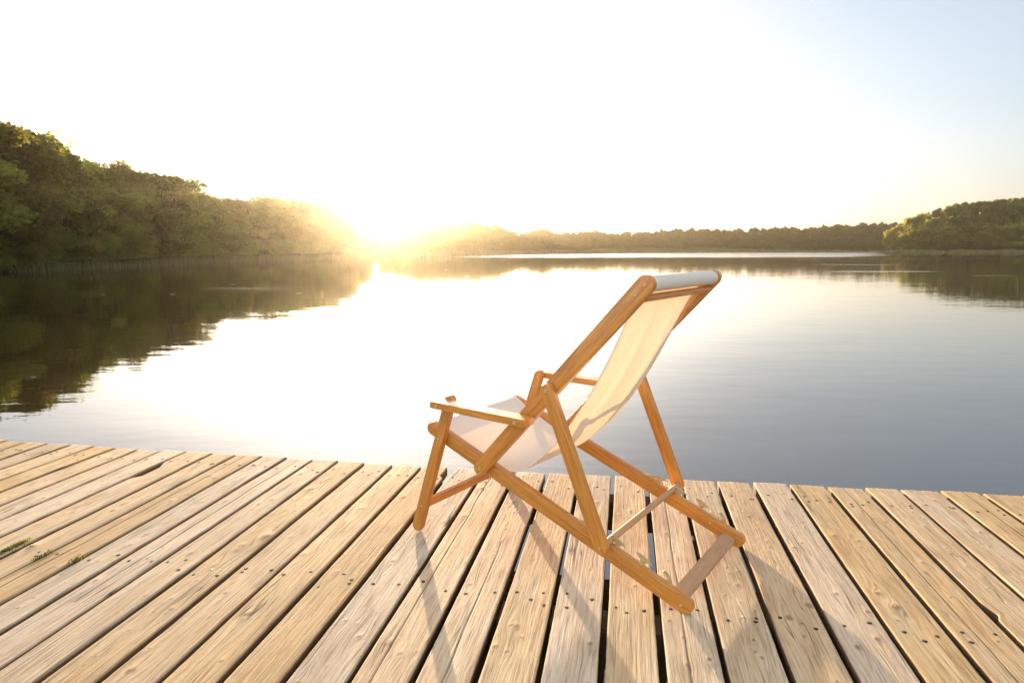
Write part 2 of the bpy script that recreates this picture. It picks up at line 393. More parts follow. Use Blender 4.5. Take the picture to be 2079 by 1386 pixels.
TOPZ = 0.0
THICK = 0.042
SPLITS = {  # board index -> (across offset from board middle, from along, to along) of long open splits
}
def make_board(i, x0, x1):
    rs = np.random.default_rng(1000 + i)
    gapw = [0.0178 + 0.003 * math.sin(i * 2.1), 0.0178 + 0.003 * math.sin((i + 1) * 2.1)]
    xa, xb = x0 + gapw[0] / 2, x1 - gapw[1] / 2
    W = xb - xa; xm = (xa + xb) / 2
    near = xa > -1.9 and xa < 2.1
    ye = edge_y(xm) + rs.normal(0, 0.006)
    step = 0.007 if near else 0.012
    ys = np.concatenate([np.linspace(-1.6, 0.7, 24)[:-1], np.arange(0.7, ye - 0.02, step),
                         ye - np.array([0.016, 0.011, 0.007, 0.004, 0.0015, 0.0])])
    nt = 40 if near else 22
    hw = W / 2
    redge = 0.0034
    inner = np.linspace(-1, 1, nt) * (hw - redge)
    left = -hw + redge - redge * np.sin(np.linspace(np.pi / 2, 0, 4)[:-1])
    left_z = -redge + redge * np.cos(np.linspace(np.pi / 2, 0, 4)[:-1])
    us = np.concatenate([[-hw, -hw, -hw], left, inner, -left[::-1], [hw, hw, hw]])
    zs = np.concatenate([[-THICK, -redge - 0.0045, -redge - 0.0012], left_z, np.zeros(nt), left_z[::-1], [-redge - 0.0012, -redge - 0.0045, -THICK]])
    nx, ny = len(us), len(ys)
    U, Y = np.meshgrid(us, ys, indexing='xy')     # (ny,nx)
    Z = np.tile(zs, (ny, 1))
    # knots
    nk = rs.integers(8, 17) if near else rs.integers(5, 9)
    gu, kn = U.copy(), np.zeros_like(U)
    topm = (np.arange(nx) >= 4) & (np.arange(nx) < nx - 4)
    H = np.zeros_like(U)
    xsh = np.zeros_like(Y)
    big = rs.random() < 0.55
    for k in range(nk):
        ku = rs.uniform(-0.8, 0.8) * hw; ky = rs.uniform(0.7, ye - 0.05)
        r = rs.uniform(0.0028, 0.0065)
        if big and k < 3: r = rs.uniform(0.007, 0.011)
        du, dy = U - ku, Y - ky
        r2 = du * du + (dy / 1.35) ** 2
        kn = np.maximum(kn, np.exp(-r2 / (2 * r * r)))
        Rw = r * 2.6
        wv = np.exp(-(du * du + (dy / 3.0) ** 2) / (2 * Rw * Rw))
        gu = gu - du * 0.85 * wv
        H += 0.20 * r * np.exp(-(du * du + (dy / 1.6) ** 2) / (2 * (1.05 * r) ** 2)) * (0.6 + 0.8 * rs.random())
        if rs.random() < 0.4: H -= 0.16 * r * np.exp(-r2 / (2 * (0.6 * r) ** 2))
    # a row of small pin knots on some boards
    if rs.random() < 0.4:
        ku = rs.uniform(-0.5, 0.5) * hw
        for ky in np.arange(0.9, ye - 0.1, 0.085):
            k2 = ku + rs.normal(0, 0.008); kyy = ky + rs.normal(0, 0.03); r = rs.uniform(0.002, 0.004)
            du, dy = U - k2, Y - kyy
            r2 = du * du + (dy / 1.5) ** 2
            kn = np.maximum(kn, np.exp(-r2 / (2 * r * r)))
            H += 0.22 * r * np.exp(-(du * du + (dy / 2.0) ** 2) / (2 * (2.0 * r) ** 2))
            gu = gu - du * 0.8 * np.exp(-(du * du + (dy / 3.0) ** 2) / (2 * (3 * r) ** 2))
    gu = gu + 0.012 * (vnoise2(U * 6 + 50, Y * 1.1 + 50, i) - 0.5)
    # open split
    split = np.zeros_like(U)
    if near and rs.random() < 0.34:
        su = rs.uniform(-0.35, 0.35) * hw
        y0 = rs.uniform(0.6, 1.9); y1 = y0 + rs.uniform(0.5, 1.5)
        if rs.random() < 0.5: y1 = 9.0
        cu = su + 0.004 * (vnoise2(Y * 7 + 9, Y * 0 + 3.3, i + 77) - 0.5) * 2
        wdt = 0.0012 * np.clip((Y - y0) * 4, 0, 1) * np.clip((y1 - Y) * 4, 0, 1)
        split = np.where(wdt > 0, np.clip(1.25 - np.abs(U - cu) / (wdt + 0.0014), 0, 1) * (wdt > 0.0002), 0)
        H -= 0.0012 * split
    cup = rs.uniform(-0.0012, 0.0012) * ((U / hw) ** 2 - 0.4)
    H += cup + 0.0014 * (vnoise2(U * 30 + 30, Y * 5 + 30, i + 5) - 0.5) + 0.0009 * (vnoise2(gu * 260 + 200, Y * 4 + 30, i + 9) - 0.5)
    H += 0.0016 * smooth_noise1(ys, rs, [(0.5, 0.6), (1.3, 0.4)])[:, None]
    Z = Z + np.where(topm[None, :], H, H * 0.0)
    # worn edges
    e0 = 0.0016 * (vnoise2(Y * 9 + 5, Y * 0 + 1.5, i + 21) - 0.5) + 0.0010 * (vnoise2(Y * 45 + 5, Y * 0 + 1.5, i + 22) - 0.5)
    e1 = 0.0016 * (vnoise2(Y * 9 + 5, Y * 0 + 1.5, i + 31) - 0.5) + 0.0010 * (vnoise2(Y * 45 + 5, Y * 0 + 1.5, i + 32) - 0.5)
    X = U + np.where(U < 0, e0, e1) * (np.abs(U) / hw) ** 3
    for (bx, by0, by1, depth, side) in BITES.get(i, []):
        s = np.clip((Y - by0) / 0.03, 0, 1) * np.clip((by1 - Y) / 0.06, 0, 1)
        d = depth * s * (0.85 + 0.3 * vnoise2(Y * 25, Y * 0 + 2.5, i))
        fall = np.clip((side * U / hw - 0.3) / 0.7, 0, 1)
        X = X - side * d * fall
    # rounded weathered front end
    te = np.clip((Y - (ye - 0.012)) / 0.012, 0, 1)
    Z = Z - np.where(topm[None, :], 0.006 * te ** 2.2, 0) - np.where(topm[None, :], 0.0025 * te * vnoise2(U * 180 + 40, Y * 0 + 2, i + 41), 0)
    endw = (0.004 * (vnoise2(U * 60 + 40, U * 0 + 4, i + 51) - 0.5) + 0.007 * (vnoise2(U * 14 + 40, U * 0 + 4, i + 52) - 0.5))
    Yd = Y + endw * np.clip((Y - (ye - 0.02)) / 0.02, 0, 1)
    V = np.stack([X + xm, Yd, Z + TOPZ], -1).reshape(-1, 3)
    idx = np.arange(nx * ny).reshape(ny, nx)
    F = np.stack([idx[:-1, :-1], idx[:-1, 1:], idx[1:, 1:], idx[1:, :-1]], -1).reshape(-1, 4)
    # front cap: one strip from the top edge down to the underside
    base = len(V)
    top = idx[-1, 1:-1]
    low = V[top].copy(); low[:, 2] = -THICK + TOPZ
    V = np.concatenate([V, low])
    lo = np.arange(base, base + len(top))
    F = np.concatenate([F, np.stack([top[:-1], top[1:], lo[1:], lo[:-1]], -1)])
    # underside
    bidx = np.stack([idx[:-1, 0], idx[1:, 0], idx[1:, -1], idx[:-1, -1]], -1)
    F = np.concatenate([F, bidx])
    ext = np.zeros(len(top))
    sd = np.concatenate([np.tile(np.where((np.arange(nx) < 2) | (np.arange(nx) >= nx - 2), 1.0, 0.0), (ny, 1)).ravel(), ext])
    ga = np.concatenate([gu.ravel() + 0.35 * Z.ravel(), gu[-1, 1:-1] - 0.01])
    gl = np.concatenate([(Y + i * 3.7).ravel(), (Y[-1, 1:-1] + i * 3.7)])
    kk = np.concatenate([kn.ravel(), ext]); sp = np.concatenate([split.ravel(), ext])
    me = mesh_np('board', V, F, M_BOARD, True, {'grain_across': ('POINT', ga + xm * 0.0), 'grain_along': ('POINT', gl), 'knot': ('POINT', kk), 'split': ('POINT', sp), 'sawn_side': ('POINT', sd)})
    o = link(bpy.data.objects.new('board', me), jetty)
    # screws over the joists: flat discs, mostly coloured dark for shade in the holes
    hs = []
    for row in (2.665, 1.745):
        for side in (-1, 1):
            for rep in range(2 if rs.random() < 0.25 else 1):
                hs.append((xm + side * W * rs.uniform(0.26, 0.36), row + rs.normal(0, 0.022), False))
        if rs.random() < 0.5: hs.append((xm + rs.normal(0, 0.012), row + rs.normal(0, 0.02), rs.random() < 0.25))
    for (hx, hy, bright) in hs:
        if hy > ye - 0.05: continue
        j = int(np.argmin(np.abs(ys - hy))); k = int(np.argmin(np.abs(us - (hx - xm))))
        hz = Z[j, k] + TOPZ
        bm = bmesh.new()
        rr = rs.uniform(0.0048, 0.0064) if not bright else 0.0036
        ring = []
        for q in range(12):
            a = q / 12 * 2 * math.pi
            ring.append(bm.verts.new((hx + rr * math.cos(a) * rs.uniform(0.82, 1.2), hy + rr * 1.15 * math.sin(a) * rs.uniform(0.82, 1.2), hz + 0.0005)))
        ctr = bm.verts.new((hx, hy, hz + (0.0003 if not bright else 0.0007)))
        lowr = [bm.verts.new((v.co.x, v.co.y, hz - 0.004)) for v in ring]
        for q in range(12):
            bm.faces.new((ring[q], ring[(q + 1) % 12], ctr))
            bm.faces.new((lowr[q], lowr[(q + 1) % 12], ring[(q + 1) % 12], ring[q]))
        obj_bm('screw', bm, M_STEEL if bright else M_SCREW_SHADED, o)
    return o

# worn-away edges: board index -> (unused, from, to along, depth, side)
def board_at(x): return max(k for k in range(len(GAPS) - 1) if GAPS[k] <= x)
BITES = {board_at(-2.09): [(0, 2.42, 2.63, 0.03, -1)],
         board_at(1.06): [(0, 1.85, 1.94, 0.016, -1)],
         board_at(-0.84): [(0, 2.66, 2.9, 0.02, 1)],
         board_at(-0.70): [(0, 2.70, 2.9, 0.012, -1)]}
for i in range(len(GAPS) - 1):
    make_board(i, GAPS[i], GAPS[i + 1])

def box_bm(x0, x1, y0, y1, z0, z1, bev=0.004, seg=1):
    bm = bmesh.new()
    bmesh.ops.create_cube(bm, size=1)
    for v in bm.verts:
        v.co = Vector((x0 + (v.co.x + 0.5) * (x1 - x0), y0 + (v.co.y + 0.5) * (y1 - y0), z0 + (v.co.z + 0.5) * (z1 - z0)))
    if bev: bmesh.ops.bevel(bm, geom=bm.edges[:], offset=bev, segments=seg, affect='EDGES')
    return bm
for jy in (2.665, 1.74, 0.80, -0.14, -1.1):
    obj_bm('joist', box_bm(-4.6, 2.56, jy - 0.055, jy + 0.055, -0.165, -0.0445, 0.006, 2), M_JOIST, jetty, False)
def cyl_bm(r0, r1, z0, z1, seg=20, x=0, y=0):
    bm = bmesh.new()
    bmesh.ops.create_cone(bm, cap_ends=True, segments=seg, radius1=r0, radius2=r1, depth=z1 - z0)
    bmesh.ops.translate(bm, verts=bm.verts, vec=(x, y, (z0 + z1) / 2))
    return bm
for px in (-3.9, -1.9, 0.35, 2.2):
    for py in (2.54, 0.68):
        obj_bm('post', cyl_bm(0.07, 0.07, -2.0, -0.166, 16, px, py), M_JOIST, jetty)

# ------------------------------------------------------------------ moss tufts in the gaps
def moss(name, label, pts, n, hgt, seed):
    rs = np.random.default_rng(seed)
    V, F, T = [], [], []
    pts = np.array(pts)
    for k in range(n):
        t = rs.random(); s = t * (len(pts) - 1); a = int(min(s, len(pts) - 2)); f = s - a
        c = pts[a] * (1 - f) + pts[a + 1] * f + np.array([rs.normal(0, 0.007), rs.normal(0, 0.012)])
        h = hgt * rs.uniform(0.4, 1.2); ang = rs.uniform(0, 6.28); lean = rs.normal(0, 0.5, 2) * h
        dx, dy = 0.0014 * math.cos(ang), 0.0014 * math.sin(ang)
        z0 = -0.02
        b = len(V)
        V += [(c[0] - dx, c[1] - dy, z0), (c[0] + dx, c[1] + dy, z0),
              (c[0] + dx * .7 + lean[0] * .5, c[1] + dy * .7 + lean[1] * .5, h * 0.6), (c[0] + lean[0], c[1] + lean[1], h)]
        F.append((b, b + 1, b + 2, b + 3)); T.append(rs.random())
    me = mesh_np(name, np.array(V), np.array(F), M_MOSS, False, {'tone': ('FACE', np.array(T))})
    o = link(bpy.data.objects.new(name, me))
    o.rotation_euler = (0, 0, -R(BOARD_ANG))
    return tag(o, label, 'moss', 'green moss between the jetty boards')
moss('moss_clump', 'largest green moss clump, growing at the left edge of the jetty', [(-2.03, 1.64), (-2.025, 1.80)], 700, 0.009, 1)
moss('moss_clump', 'thin green moss strip in a board gap, middle one of the three', [(-1.873, 1.70), (-1.868, 1.76)], 90, 0.008, 2)
moss('moss_clump', 'smallest green moss tuft, nearest to the deck chair of the three', [(-1.735, 1.70), (-1.735, 1.72)], 50, 0.010, 3)

# ------------------------------------------------------------------ deck chair
chair = empty('deck_chair', (CHAIR[0], CHAIR[1], 0), R(CHAIR[2]))
tag(chair, 'reclining wooden deck chair with cream canvas sling on the jetty', 'deck chair')
WI = 0.238                      # inner face of the seat rails
TR = 0.024

def bar(name, p0, p1, w0, w1, t, u, mat=M_WOOD, ends=(True, True), bev=0.003, parent=chair):
    """flat bar from p0 to p1 (a,z) with rounded ends; p are the centres of the end arcs"""
    p0, p1 = np.array(p0), np.array(p1)
    L = float(np.linalg.norm(p1 - p0)); d = (p1 - p0) / L
    out = []
    def arc(cx, r, a0, a1, rounded):
        if rounded:
            for q in range(11):
                a = a0 + (a1 - a0) * q / 10
                out.append((cx + r * math.cos(a), r * math.sin(a)))
        else:
            s = 1 if abs(math.cos((a0 + a1) / 2) - 1) < 1e-6 else -1
            out.append((cx, r * math.sin(a0))); out.append((cx, r * math.sin(a1)))
    arc(L, w1 / 2, -math.pi / 2, math.pi / 2, ends[1])
    arc(0, w0 / 2, math.pi / 2, 3 * math.pi / 2, ends[0])
    bm = bmesh.new()
    fr = [bm.verts.new((x, -t / 2, z)) for x, z in out]
    bk = [bm.verts.new((x, t / 2, z)) for x, z in out]
    bm.faces.new(fr); bm.faces.new(bk[::-1])
    n = len(out)
    for q in range(n):
        bm.faces.new((fr[(q + 1) % n], fr[q], bk[q], bk[(q + 1) % n]))
    bmesh.ops.recalc_face_normals(bm, faces=bm.faces[:])
    rim = [e for e in bm.edges if abs(e.verts[0].co.y - e.verts[1].co.y) < 1e-6]
    bmesh.ops.bevel(bm, geom=rim, offset=bev, segments=2, affect='EDGES', profile=0.6)
    o = obj_bm(name, bm, mat, parent)
    finish_smooth(o)
    ang = math.atan2(d[1], d[0])
    M = Matrix.Translation((p0[0], u, p0[1])) @ Matrix.Rotation(-ang, 4, 'Y')
    o.matrix_local = M; PLACE[o.name] = M
    return o, ang

PLACE = {}
def finish_smooth(o, ang=35):
    me = o.data
    bm = bmesh.new(); bm.from_mesh(me)
    for e in bm.edges:
        if len(e.link_faces) == 2 and e.calc_face_angle(0) > R(ang): e.smooth = False
    bm.to_mesh(me); bm.free()

def rod(name, a, z, r, u0, u1, mat, parent=chair, dome=0.0):
    bm = bmesh.new()
    L = u1 - u0
    bmesh.ops.create_cone(bm, cap_ends=True, segments=24, radius1=r, radius2=r, depth=L)
    bmesh.ops.rotate(bm, verts=bm.verts, cent=(0, 0, 0), matrix=Matrix.Rotation(R(90), 3, 'Y'))
    bmesh.ops.bevel(bm, geom=[e for e in bm.edges if abs(e.verts[0].co.x - e.verts[1].co.x) < 1e-6], offset=min(0.0015, r * 0.3), segments=1, affect='EDGES')
    o = obj_bm(name, bm, mat, parent); finish_smooth(o)
    o.matrix_local = Matrix.Translation((a, (u0 + u1) / 2, z)) @ Matrix.Rotation(R(90), 4, 'Z')
    return o

def bolt(a, z, u, sgn, parent, r=0.0055):
    """brass bolt head on the face at u pointing along sgn"""
    bm = bmesh.new()
    rings = [(r, 0.0), (r, 0.0012), (r * 0.72, 0.0024), (r * 0.66, 0.0019), (0.0012, 0.0016)]
    prev = None
    for (rr, hh) in rings:
        cur = [bm.verts.new((rr * math.cos(q / 16 * 6.28318), hh * sgn, rr * math.sin(q / 16 * 6.28318))) for q in range(16)]
        if prev:
            for q in range(16):
                bm.faces.new((prev[q], prev[(q + 1) % 16], cur[(q + 1) % 16], cur[q]))
        prev = cur
    bm.faces.new(prev)
    bmesh.ops.recalc_face_normals(bm, faces=bm.faces[:])
    o = obj_bm('bolt', bm, M_BOLT, parent)
    o.matrix_local = PLACE.get(parent.name, Matrix.Identity(4)).inverted() @ Matrix.Translation((a, u, z))
    return o

RS, RE = (0.049, 0.3815), (0.9690, 0.0238)      # seat rail arc centres
def rail_z(a): return RS[1] + (a - RS[0]) * (RE[1] - RS[1]) / (RE[0] - RS[0])
rail_dir = np.array([RE[0] - RS[0], RE[1] - RS[1]]); rail_dir /= np.linalg.norm(rail_dir)
rail_nrm = np.array([-rail_dir[1], rail_dir[0]])

def hook_plate(side, parent):
    """brass ratchet strip: arched lead, two T hooks, one end hook; outline above the rail's top edge"""
    Pn = 0.0868
    x0 = 0.0125                 # first stem, just behind the dowel
    lead = [(0, -0.004), (0, 0.0005), (0.020, 0.0115), (0.040, 0.0195), (0.060, 0.0248), (0.076, 0.0268), (0.0875, 0.0262), (0.0885, 0.0242), (0.080, 0.0218), (0.0725, 0.018), (0.068, 0.012), (0.066, 0.004), (0.0655, -0.004)]
    left = [(-0.0055, -0.004), (-0.0055, 0.003), (-0.0065, 0.009), (-0.0100, 0.0150), (-0.0160, 0.0196), (-0.0235, 0.0222), (-0.0265, 0.0252), (-0.0245, 0.0288)]
    tee = left + [(-0.015, 0.0296), (-0.004, 0.0290), (0.008, 0.0270), (0.018, 0.0238), (0.0280, 0.0185), (0.0272, 0.0166), (0.019, 0.0176), (0.0125, 0.0152), (0.0078, 0.0100), (0.0058, 0.004), (0.0055, -0.004)]
    tail = left + [(-0.015, 0.0288), (-0.006, 0.0250), (0.002, 0.0185), (0.009, 0.0095), (0.017, 0.0005), (0.017, -0.004)]
    pieces = [[(x - 0.1285, y) for x, y in lead]] + [[(x + x0 + k * Pn, y) for x, y in tee] for k in (0, 1)] + [[(x + x0 + 2 * Pn, y) for x, y in tail]]
    bm = bmesh.new()
    for pl in pieces:
        fr = [bm.verts.new((x, -0.0014, y)) for x, y in pl]
        bk = [bm.verts.new((x, 0.0014, y)) for x, y in pl]
        f1 = bm.faces.new(fr); f2 = bm.faces.new(bk[::-1])
        n = len(pl)
        for q in range(n):
            bm.faces.new((fr[(q + 1) % n], fr[q], bk[q], bk[(q + 1) % n]))
        bmesh.ops.triangulate(bm, faces=[f1, f2])
    # the flat flange lying on the rail's top edge ties the hooks together
    fl = [(-0.1285, -0.0035), (0.203, -0.0035), (0.203, 0.0004), (-0.1285, 0.0004)]
    fr = [bm.verts.new((x, -0.0011, y)) for x, y in fl]; bk = [bm.verts.new((x, 0.0011, y)) for x, y in fl]
    bm.faces.new(fr); bm.faces.new(bk[::-1])
    for q in range(4): bm.faces.new((fr[(q + 1) % 4], fr[q], bk[q], bk[(q + 1) % 4]))
    bmesh.ops.recalc_face_normals(bm, faces=bm.faces[:])
    o = obj_bm('ratchet_plate', bm, M_BRASS, chair, False)
    base = np.array([0.7335, rail_z(0.7335)]) + rail_nrm * TR
    ang = math.atan2(rail_dir[1], rail_dir[0])
    o.matrix_local = Matrix.Translation((base[0], side * (WI + 0.012), base[1])) @ Matrix.Rotation(-ang, 4, 'Y')
    return o

for sd in (-1, 1):
    u_rail = sd * (WI + 0.0125)
    u_l1 = sd * (WI + 0.0395)
    u_prop = sd * (WI + 0.0665)
    rail, _ = bar('seat_rail', RS, RE, 0.047, 0.047, 0.025, u_rail)
    bolt(0.9600, 0.0245, sd * (WI + 0.025), sd, rail, 0.0045)
    for (ba, bz) in ((0.675, 0.146), (0.876, 0.065)):
        bolt(ba, bz, sd * WI, -sd, rail, 0.0042)
    back, _ = bar('back_rail', (0.2775, 0.2905), (0.8375, 0.9075), 0.048, 0.052, 0.025, u_l1)
    for (ba, bz) in ((0.2775, 0.2905), (0.8375, 0.9075), (0.8122, 0.8803)):
        bolt(ba, bz, sd * (WI + 0.052), sd, back, 0.0052)
    leg, _ = bar('front_leg', (-0.0105, 0.0205), (0.1475, 0.4985), 0.039, 0.036, 0.025, u_l1)
    bolt(0.1000, 0.3603, sd * (WI + 0.052), sd, leg, 0.0052)
    bolt(0.0160, 0.1010, sd * (WI + 0.052), sd, leg, 0.0040)
    bolt(0.1475, 0.4925, sd * (WI + 0.027), -sd, leg, 0.0050)
    prop, _ = bar('prop', (0.5480, 0.5890), (0.7340, 0.1500), 0.040, 0.041, 0.024, u_prop)
    bolt(0.5480, 0.5890, sd * (WI + 0.0785), sd, prop, 0.0058)
    bolt(0.7340, 0.1500, sd * (WI + 0.0785), sd, prop, 0.0042)
    # armrest: flat board lying outside leg and back rail, its top the wide face
    bm = bmesh.new()
    u0, u1 = (WI + 0.0535), (WI + 0.115)
    a0, a1 = 0.118, 0.497
    zf, zb = 0.4945, 0.4865
    pts = []
    def corner(ca, cu, r, s0):
        for q in range(6):
            an = R(s0 + 90 * q / 5); pts.append((ca + r * math.cos(an), cu + r * math.sin(an)))
    corner(a1 - 0.018, u1 - 0.018, 0.018, 0); corner(a0 + 0.006, u1 - 0.006, 0.006, 90)
    corner(a0 + 0.006, u0 + 0.006, 0.006, 180); corner(a1 - 0.012, u0 + 0.012, 0.012, 270)
    f = lambda a: zf + (zb - zf) * (a - a0) / (a1 - a0)
    tp = [bm.verts.new((a, sd * u, f(a) + 0.0115)) for a, u in pts]
    bt = [bm.verts.new((a, sd * u, f(a) - 0.0115)) for a, u in pts]
    bm.faces.new(tp); bm.faces.new(bt[::-1])
    n = len(pts)
    for q in range(n): bm.faces.new((tp[q], bt[q], bt[(q + 1) % n], tp[(q + 1) % n]))
    bmesh.ops.recalc_face_normals(bm, faces=bm.faces[:])
    bmesh.ops.bevel(bm, geom=[e for e in bm.edges if abs(e.verts[0].co.z - e.verts[1].co.z) < 0.015 and len({v in tp for v in e.verts}) == 1], offset=0.003, segments=2, affect='EDGES')
    arm = obj_bm('armrest', bm, M_WOOD, chair); finish_smooth(arm)
    bolt(0.1475, 0.4925, sd * (WI + 0.115), sd, arm, 0.0058)
    bolt(0.4610, 0.4865, sd * (WI + 0.115), sd, arm, 0.0058)
    hook_plate(sd, chair)
    # round spacer washer on the dowel between rail and prop
    rod('spacer', 0.734, 0.150, 0.0145, min(sd * (WI + 0.045), sd * (WI + 0.0545)), max(sd * (WI + 0.045), sd * (WI + 0.0545)), M_DOWEL)

rod('prop_dowel', 0.734, 0.150, 0.0105, -(WI + 0.056), WI + 0.056, M_DOWEL)
rod('top_roller', 0.8375, 0.9075, 0.0195, -(WI + 0.028), WI + 0.028, M_WOOD)
rod('back_dowel', 0.8270, 0.8690, 0.0105, -(WI + 0.028), WI + 0.028, M_WOOD)
rod('front_roller', 0.0600, 0.3830, 0.0150, -(WI + 0.001), WI + 0.001, M_WOOD)
# stretcher between the front legs
bm = box_bm(-(WI + 0.0275), WI + 0.0275, -0.009, 0.009, -0.0175, 0.0175, 0.003, 2)
st = obj_bm('stretcher', bm, M_WOOD, chair); finish_smooth(st)
st.matrix_local = Matrix.Translation((0.0165, 0, 0.1035)) @ Matrix.Rotation(R(18), 4, 'Y') @ Matrix.Rotation(R(90), 4, 'Z')
# rear cross board between the seat rails
bm = box_bm(-(WI + 0.0005), WI + 0.0005, -0.0235, 0.0235, -0.0065, 0.0065, 0.002, 2)
cb = obj_bm('rear_crossbar', bm, M_DOWEL, chair); finish_smooth(cb)
cpos = np.array([0.944, rail_z(0.944)]) + rail_nrm * (-0.004)
cb.matrix_local = Matrix.Translation((cpos[0], 0, cpos[1])) @ Matrix.Rotation(-math.atan2(rail_dir[1], rail_dir[0]), 4, 'Y') @ Matrix.Rotation(R(90), 4, 'Z')

def make_sling():
    key = np.array([(0.0447, 0.372), (0.0425, 0.386), (0.0490, 0.3985), (0.062, 0.4035), (0.080, 0.396), (0.125, 0.368), (0.180, 0.338), (0.235, 0.310), (0.290, 0.289), (0.340, 0.281),
                    (0.386, 0.286), (0.441, 0.317), (0.494, 0.367), (0.537, 0.415), (0.602, 0.509), (0.643, 0.575), (0.664, 0.612), (0.714, 0.708), (0.758, 0.803),
                    (0.797, 0.880), (0.8165, 0.9115), (0.8195, 0.920), (0.8290, 0.9275), (0.8400, 0.9290), (0.8510, 0.9248), (0.8583, 0.9150), (0.8593, 0.9040), (0.8545, 0.8935), (0.8440, 0.8868), (0.8330, 0.8870), (0.822, 0.896)])
    # Catmull-Rom through the key points
    P = np.concatenate([[2 * key[0] - key[1]], key, [2 * key[-1] - key[-2]]])
    prof = []
    for k in range(1, len(P) - 2):
        n = max(3, int(np.linalg.norm(P[k + 1] - P[k]) / 0.006))
        for q in range(n):
            t = q / n
            prof.append(0.5 * (2 * P[k] + (P[k + 1] - P[k - 1]) * t + (2 * P[k - 1] - 5 * P[k] + 4 * P[k + 1] - P[k + 2]) * t * t + (-P[k - 1] + 3 * P[k] - 3 * P[k + 1] + P[k + 2]) * t ** 3))
    prof.append(key[-1]); prof = np.array(prof)
    d = np.gradient(prof, axis=0); d /= np.linalg.norm(d, axis=1)[:, None]
    nrm = np.stack([-d[:, 1], d[:, 0]], -1)
    s = np.concatenate([[0], np.cumsum(np.linalg.norm(np.diff(prof, axis=0), axis=1))])
    S = s[-1]
    nu = 60
    us = np.linspace(-1, 1, nu)
    a = prof[:, 0]
    # free length between the two rollers, used to fade folds at the ends
    s0 = s[np.argmin(np.abs(a - 0.08) + (prof[:, 1] < 0.35) * 9)]
    i1 = [k for k in range(len(prof)) if prof[k, 1] > 0.88][0]
    s1 = s[i1]
    t = np.clip((s - s0) / (s1 - s0), 0, 1)
    free = np.sin(np.pi * t) ** 0.7
    hw = (WI - 0.006) - 0.012 * np.sin(np.pi * np.clip((t - 0.25) / 0.75, 0, 1))
    hw = np.where(s > s1, WI + 0.020, hw)
    k1 = np.clip((s - (s1 - 0.06)) / 0.06, 0, 1); hw = np.where(s <= s1, hw * (1 - k1) + (WI + 0.018) * k1, hw)
    rs = np.random.default_rng(5)
    V = np.zeros((len(prof), nu, 3)); UV = np.zeros((len(prof), nu, 2))
    for q, u in enumerate(us):
        # long soft folds running up the back, drifting sideways
        drift = u * 2.3 + 0.25 * np.sin(t * 4.0 + 1.0)
        fold = (0.0034 * np.sin(drift * 3.3 + 0.6 + 0.8 * t) + 0.0014 * np.sin(drift * 6.7 + 2.0 + 2.4 * t) + 0.0005 * np.sin(drift * 13.1 + 1.0 - 3.0 * t)) * np.sin(np.pi * np.clip((t - 0.3) / 0.7, 0, 1)) ** 0.8
        fold += 0.0018 * np.sin(u * 5.0 + t * 9.0) * free
        sag = -0.010 * (1 - u * u) * free            # the middle hangs a little lower than the hems
        edge = 0.0016 * (np.abs(u) > 0.955)
        off = fold + sag
        V[:, q, 0] = prof[:, 0] + nrm[:, 0] * off
        V[:, q, 2] = prof[:, 1] + nrm[:, 1] * off
        V[:, q, 1] = u * hw
        UV[:, q, 0] = u * 0.24; UV[:, q, 1] = s
    idx = np.arange(len(prof) * nu).reshape(len(prof), nu)
    F = np.stack([idx[:-1, :-1], idx[1:, :-1], idx[1:, 1:], idx[:-1, 1:]], -1).reshape(-1, 4)
    me = mesh_np('canvas_sling', V.reshape(-1, 3), F, M_CANVAS, True)
    uvl = me.uv_layers.new(name='cloth')
    fl = np.zeros(len(me.loops), dtype=np.int32); me.loops.foreach_get('vertex_index', fl)
    uvl.data.foreach_set('uv', UV.reshape(-1, 2)[fl].astype(np.float32).ravel())
    o = link(bpy.data.objects.new('canvas_sling', me), chair)
    sol = o.modifiers.new('thickness', 'SOLIDIFY'); sol.thickness = 0.0009; sol.offset = 0
    return o
make_sling()

# ------------------------------------------------------------------ water and land
bm = bmesh.new()
bmesh.ops.create_grid(bm, x_segments=2, y_segments=2, size=900)
lake = obj_bm('water', bm, M_WATER, None, False)
lake.location = (0, 400, WATER_Z)
tag(lake, 'calm lake water mirroring the sky and the wooded banks', 'lake', kind='structure')

SHORE = np.array([(-95, -90), (-62, -45), (-42, 0), (-33, 25), (-29.8, 37), (-28.3, 40), (-28.8, 48), (-29, 60), (-27.8, 84), (-25, 98), (-17, 112), (-2, 190), (40, 270), (100, 345), (170, 395), (240, 425), (300, 430),
                  (262, 390), (215, 352), (191, 332), (206, 316), (237, 300), (300, 275), (390, 180), (430, 60), (440, -90)], float)
def resample(P, step):
    d = np.concatenate([[0], np.cumsum(np.linalg.norm(np.diff(P, axis=0), axis=1))])
    n = int(d[-1] / step)
    t = np.linspace(0, d[-1], n)
    return np.stack([np.interp(t, d, P[:, 0]), np.interp(t, d, P[:, 1])], -1)
def land_z(dist, x, y):
    z = np.interp(dist, [-8, -2, 0, 1.0, 4, 20, 45, 120, 500], [-1.2, -0.75, -0.34, -0.05, 0.5, 2.2, 3.6, 4.6, 5.0])
    return z
